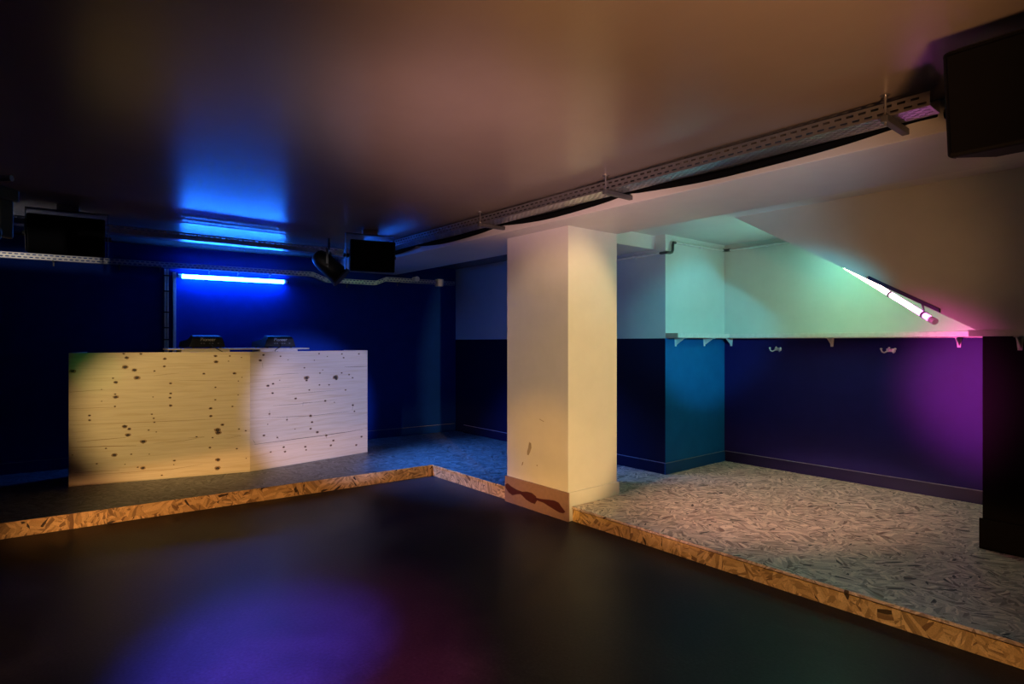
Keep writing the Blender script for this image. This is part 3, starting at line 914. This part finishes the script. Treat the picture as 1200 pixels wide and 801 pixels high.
MB().tube([P(-3.48, 5.35, 2.378), P(-3.448, 5.35, 2.378)], .014, 8).build('clip', M['white'], t)
MB().tube([P(-3.0, 5.83, 2.385), P(-3.0, 5.80, 2.385)], .015, 8).build('clip', M['white'], t)

SZ0, SZ1 = 1.441, 1.486


def bracket(t, foot, out, along):
    """white shelf bracket: wall leg, tapering web and arm"""
    m = MB()
    foot = Vector(foot)
    m.prism([foot + Z * (SZ0 - .001) - along * .019, foot + Z * (SZ0 - .001) + along * .019, foot + Z * (SZ0 - .085) + along * .011, foot + Z * (SZ0 - .085) - along * .011], out * .006)
    m.prism([foot + Z * (SZ0 - .007) - along * .016, foot + out * .12 + Z * (SZ0 - .007) - along * .009, foot + out * .12 + Z * (SZ0 - .001) - along * .009, foot + Z * (SZ0 - .001) - along * .016], along * .025)
    m.prism([foot + out * .004 + Z * (SZ0 - .075) - along * .004, foot + out * .105 + Z * (SZ0 - .006) - along * .004, foot + out * .004 + Z * (SZ0 - .006) - along * .004], along * .008)
    return m.build('bracket', M['white'], t)


s1 = thing('wall_shelf', 'short white shelf on the alcove side wall, next to the pillar', 'shelf', P(-3.41, 5.3, SZ0))
MB().fbox(-3.479, -3.343, 4.79, 5.693, SZ0, SZ1).build('board', M['shelf'], s1, bevel=.002)
MB().fbox(-3.479, -3.343, 4.776, 4.7895, SZ0, SZ1).build('end_cap', M['shelf_end'], s1)['label'] = 'raw brown shelf end'
for n in (4.94, 5.44):
    bracket(s1, P(-3.48, n), A, B)
s2 = thing('wall_shelf', 'long white shelf over the coat hooks on the alcove back wall', 'shelf', P(-2.2, 5.76, SZ0))
MB().fbox(-3.479, -.985, 5.694, 5.829, SZ0, SZ1).build('board', M['shelf'], s2, bevel=.002)
for x in (857, 975, 1124):
    k = (x - 600) / 690
    u = (A.x * 0 + 5.83 * (B.x - k * B.y)) / (k * A.y - A.x)
    bracket(s2, P(u, 5.83), -B, A)
s3 = thing('wall_shelf', 'dim shelf on the black wall under the boxed in stairs', 'shelf', P(.3, 4.52, SZ0))
MB().fbox(-1.02, 1.79, 4.452, 4.589, SZ0 - .006, SZ1 - .012).build('board', M['shelf'], s3, bevel=.002)
for u in (-.80, .2, 1.2):
    bracket(s3, P(u, 4.59, -.006), -B, A)


def hook(name, x, z, label):
    k = (x - 600) / 690
    u = (5.83 * (B.x - k * B.y)) / (k * A.y - A.x)
    t = thing(name, label, 'coat hook', P(u, 5.80, z), 'chrome coat hooks under the long shelf')
    MB().fbox(u - .035, u + .035, 5.822, 5.829, z - .012, z + .018).build('plate', M['chrome'], t, bevel=.004)
    for s in (-1, 1):
        pts = [P(u + s * .020, 5.824, z + .002), P(u + s * .026, 5.800, z - .010), P(u + s * .036, 5.780, z - .018), P(u + s * .048, 5.768, z - .010), P(u + s * .054, 5.764, z + .010)]
        pg = MB().tube(pts, .0065, 8).build('prong', M['chrome'], t, smooth=True)
        MB().tube([pts[-1] - Z * .004, pts[-1] + Z * .004, pts[-1] + Z * .010, pts[-1] + Z * .013], .01, 10, radii=[.006, .0105, .0095, .003]).build('knob', M['chrome'], pg, smooth=True)
    MB().tube([P(u, 5.824, z + .012), P(u, 5.80, z + .016), P(u, 5.785, z + .024)], .0065, 8, radii=[.0065, .0065, .009]).build('prong', M['chrome'], t, smooth=True)
    return t


hook('coat_hook', 912, 1.325, 'double chrome coat hook on the blue lit part of the alcove wall')
hook('coat_hook', 1044, 1.325, 'double chrome coat hook on the purple lit part of the alcove wall')

# LED tube along the sloping edge of the stairs; its pixels change colour along the tube
SL = Vector((0, 0, 0))
ta, tb = P(-1.222, 4.545, 1.535), P(-2.42, 5.45, 2.284)
tv = (tb - ta).normalized()
m, nt, b = new_mat('pixel tube light')
tc = nt.nodes.new('ShaderNodeTexCoord')
dt = N(nt, 'ShaderNodeVectorMath', operation='DOT_PRODUCT')
dt.inputs[1].default_value = tuple(tv / (tb - ta).length)
nt.links.new(tc.outputs['Object'], dt.inputs[0])
mid = (ta + tb) / 2
ad = N(nt, 'ShaderNodeMath', operation='ADD'); ad.inputs[1].default_value = .5
nt.links.new(dt.outputs['Value'], ad.inputs[0])
tm = max(max(c) for c in TUBE)
rp = ramp(nt, [(p, tuple(v / tm for v in c)) for p, c in zip(STOPS, TUBE)])
nt.links.new(ad.outputs[0], rp.inputs[0])
nt.links.new(rp.outputs[0], b.inputs['Emission Color'])
b.inputs['Emission Strength'].default_value = tm
M['pixel'] = m
lt = thing('led_tube_lamp', 'glowing coloured tube lamp along the sloping edge of the stairs', 'lamp', mid)
MB().tube([ta + tv * .03, tb - tv * .03], .018, 14).build('tube', M['pixel'], lt, smooth=True)
MB().tube([ta - tv * .012, ta + tv * .032], .021, 12).build('end_cap', M['white'], lt, smooth=True)
MB().tube([tb - tv * .032, tb + tv * .012], .021, 12).build('end_cap', M['white'], lt, smooth=True)
sl = (P(-1.0, 0, 1.468) - P(-2.652, 0, CEIL)).normalized()


def edge(u):
    return 1.468 + (-1.0 - u) * (CEIL - 1.468) / 1.652


MB().prism([P(-1.20, 4.574, edge(-1.20) + .004), P(-1.62, 4.574, edge(-1.62) + .004), P(-1.62, 4.574, edge(-1.62) + .03), P(-1.20, 4.574, edge(-1.20) + .03)], B * .0155).build('mounting_batten', plain('dark blue batten', (.02, .02, .07), .5), lt)
for s, u in ((.10, -1.30), (.46, -1.52)):
    c = ta + tv * (s * 1.0)
    MB().tube([c + tv * q for q in (-.009, .009)], .024, 12).build('clip', M['dsteel'], lt, smooth=True)
    MB().prism([c + Z * .018 - tv * .008, c + Z * .018 + tv * .008, P(u - .008, 4.58, edge(u) + .02), P(u + .008, 4.58, edge(u) + .02)], B * .006).build('clip_arm', M['dsteel'], lt)


# ------------------------------------------------------------------ added spots, mostly unseen, aimed and tuned for the colour they throw
def spot(name, loc, to, col, power, size=40, blend=.6, rad=.08):
    l = bpy.data.lights.new(name, 'SPOT')
    l.color = col; l.energy = power; l.spot_size = math.radians(size); l.spot_blend = blend; l.shadow_soft_size = rad
    o = bpy.data.objects.new(name, l); C.objects.link(o)
    o.location = loc
    o.rotation_euler = (Vector(to) - Vector(loc)).to_track_quat('-Z', 'Y').to_euler()
    return o



for name, (loc, to, size, blend, rad) in LAMPS.items():
    rgb = COL.get(name, (0, 0, 0))
    pw = max(rgb)
    if pw > 0:
        spot(name, loc, to, tuple(v / pw for v in rgb), pw, size, blend, rad)

for name, (loc, to, width, flat, blend) in FANS.items():
    rgb = COL.get(name, (0, 0, 0))
    pw = max(rgb)
    if pw > 0:
        spot(name, loc, to, tuple(v / pw for v in rgb), pw, width, blend, .04).scale = (1, flat, 1)

w = bpy.data.worlds.new('world'); bpy.context.scene.world = w
w.use_nodes = True
w.node_tree.nodes['Background'].inputs[0].default_value = (.01, .012, .02, 1)
w.node_tree.nodes['Background'].inputs[1].default_value = .1

# ------------------------------------------------------------------ camera
cam = bpy.data.cameras.new('camera'); co = bpy.data.objects.new('camera', cam); C.objects.link(co)
cam.sensor_width = 36; cam.lens = 36 * 690 / 1200
cam.clip_start = .05
co.location = (0, 0, 1.4); co.rotation_euler = (math.pi / 2, 0, 0)
# the room was measured from the doorway; turn everything so that its walls run along the world axes
RT = Matrix.Rotation(math.atan2(-A.y, A.x), 4, 'Z')
turned = set()
for o in list(C.objects):
    if o.type == 'MESH' and o.data.name not in turned:
        turned.add(o.data.name); o.data.transform(RT)
    if o.type in ('LIGHT', 'CAMERA'):
        o.matrix_basis = RT @ o.matrix_basis
    else:
        o.matrix_basis = RT @ o.matrix_basis @ RT.inverted()
dt.inputs[1].default_value = RT.to_3x3() @ (tv / (tb - ta).length)

sc = bpy.context.scene
sc.camera = co
sc.view_settings.view_transform = 'Standard'
sc.view_settings.look = 'None'
sc.view_settings.gamma = 1
sc.view_settings.exposure = EXPOSURE
sc.cycles.max_bounces = 8
sc.cycles.diffuse_bounces = 5
sc.cycles.glossy_bounces = 4
sc.cycles.use_denoising = True
sc.cycles.sample_clamp_indirect = 4
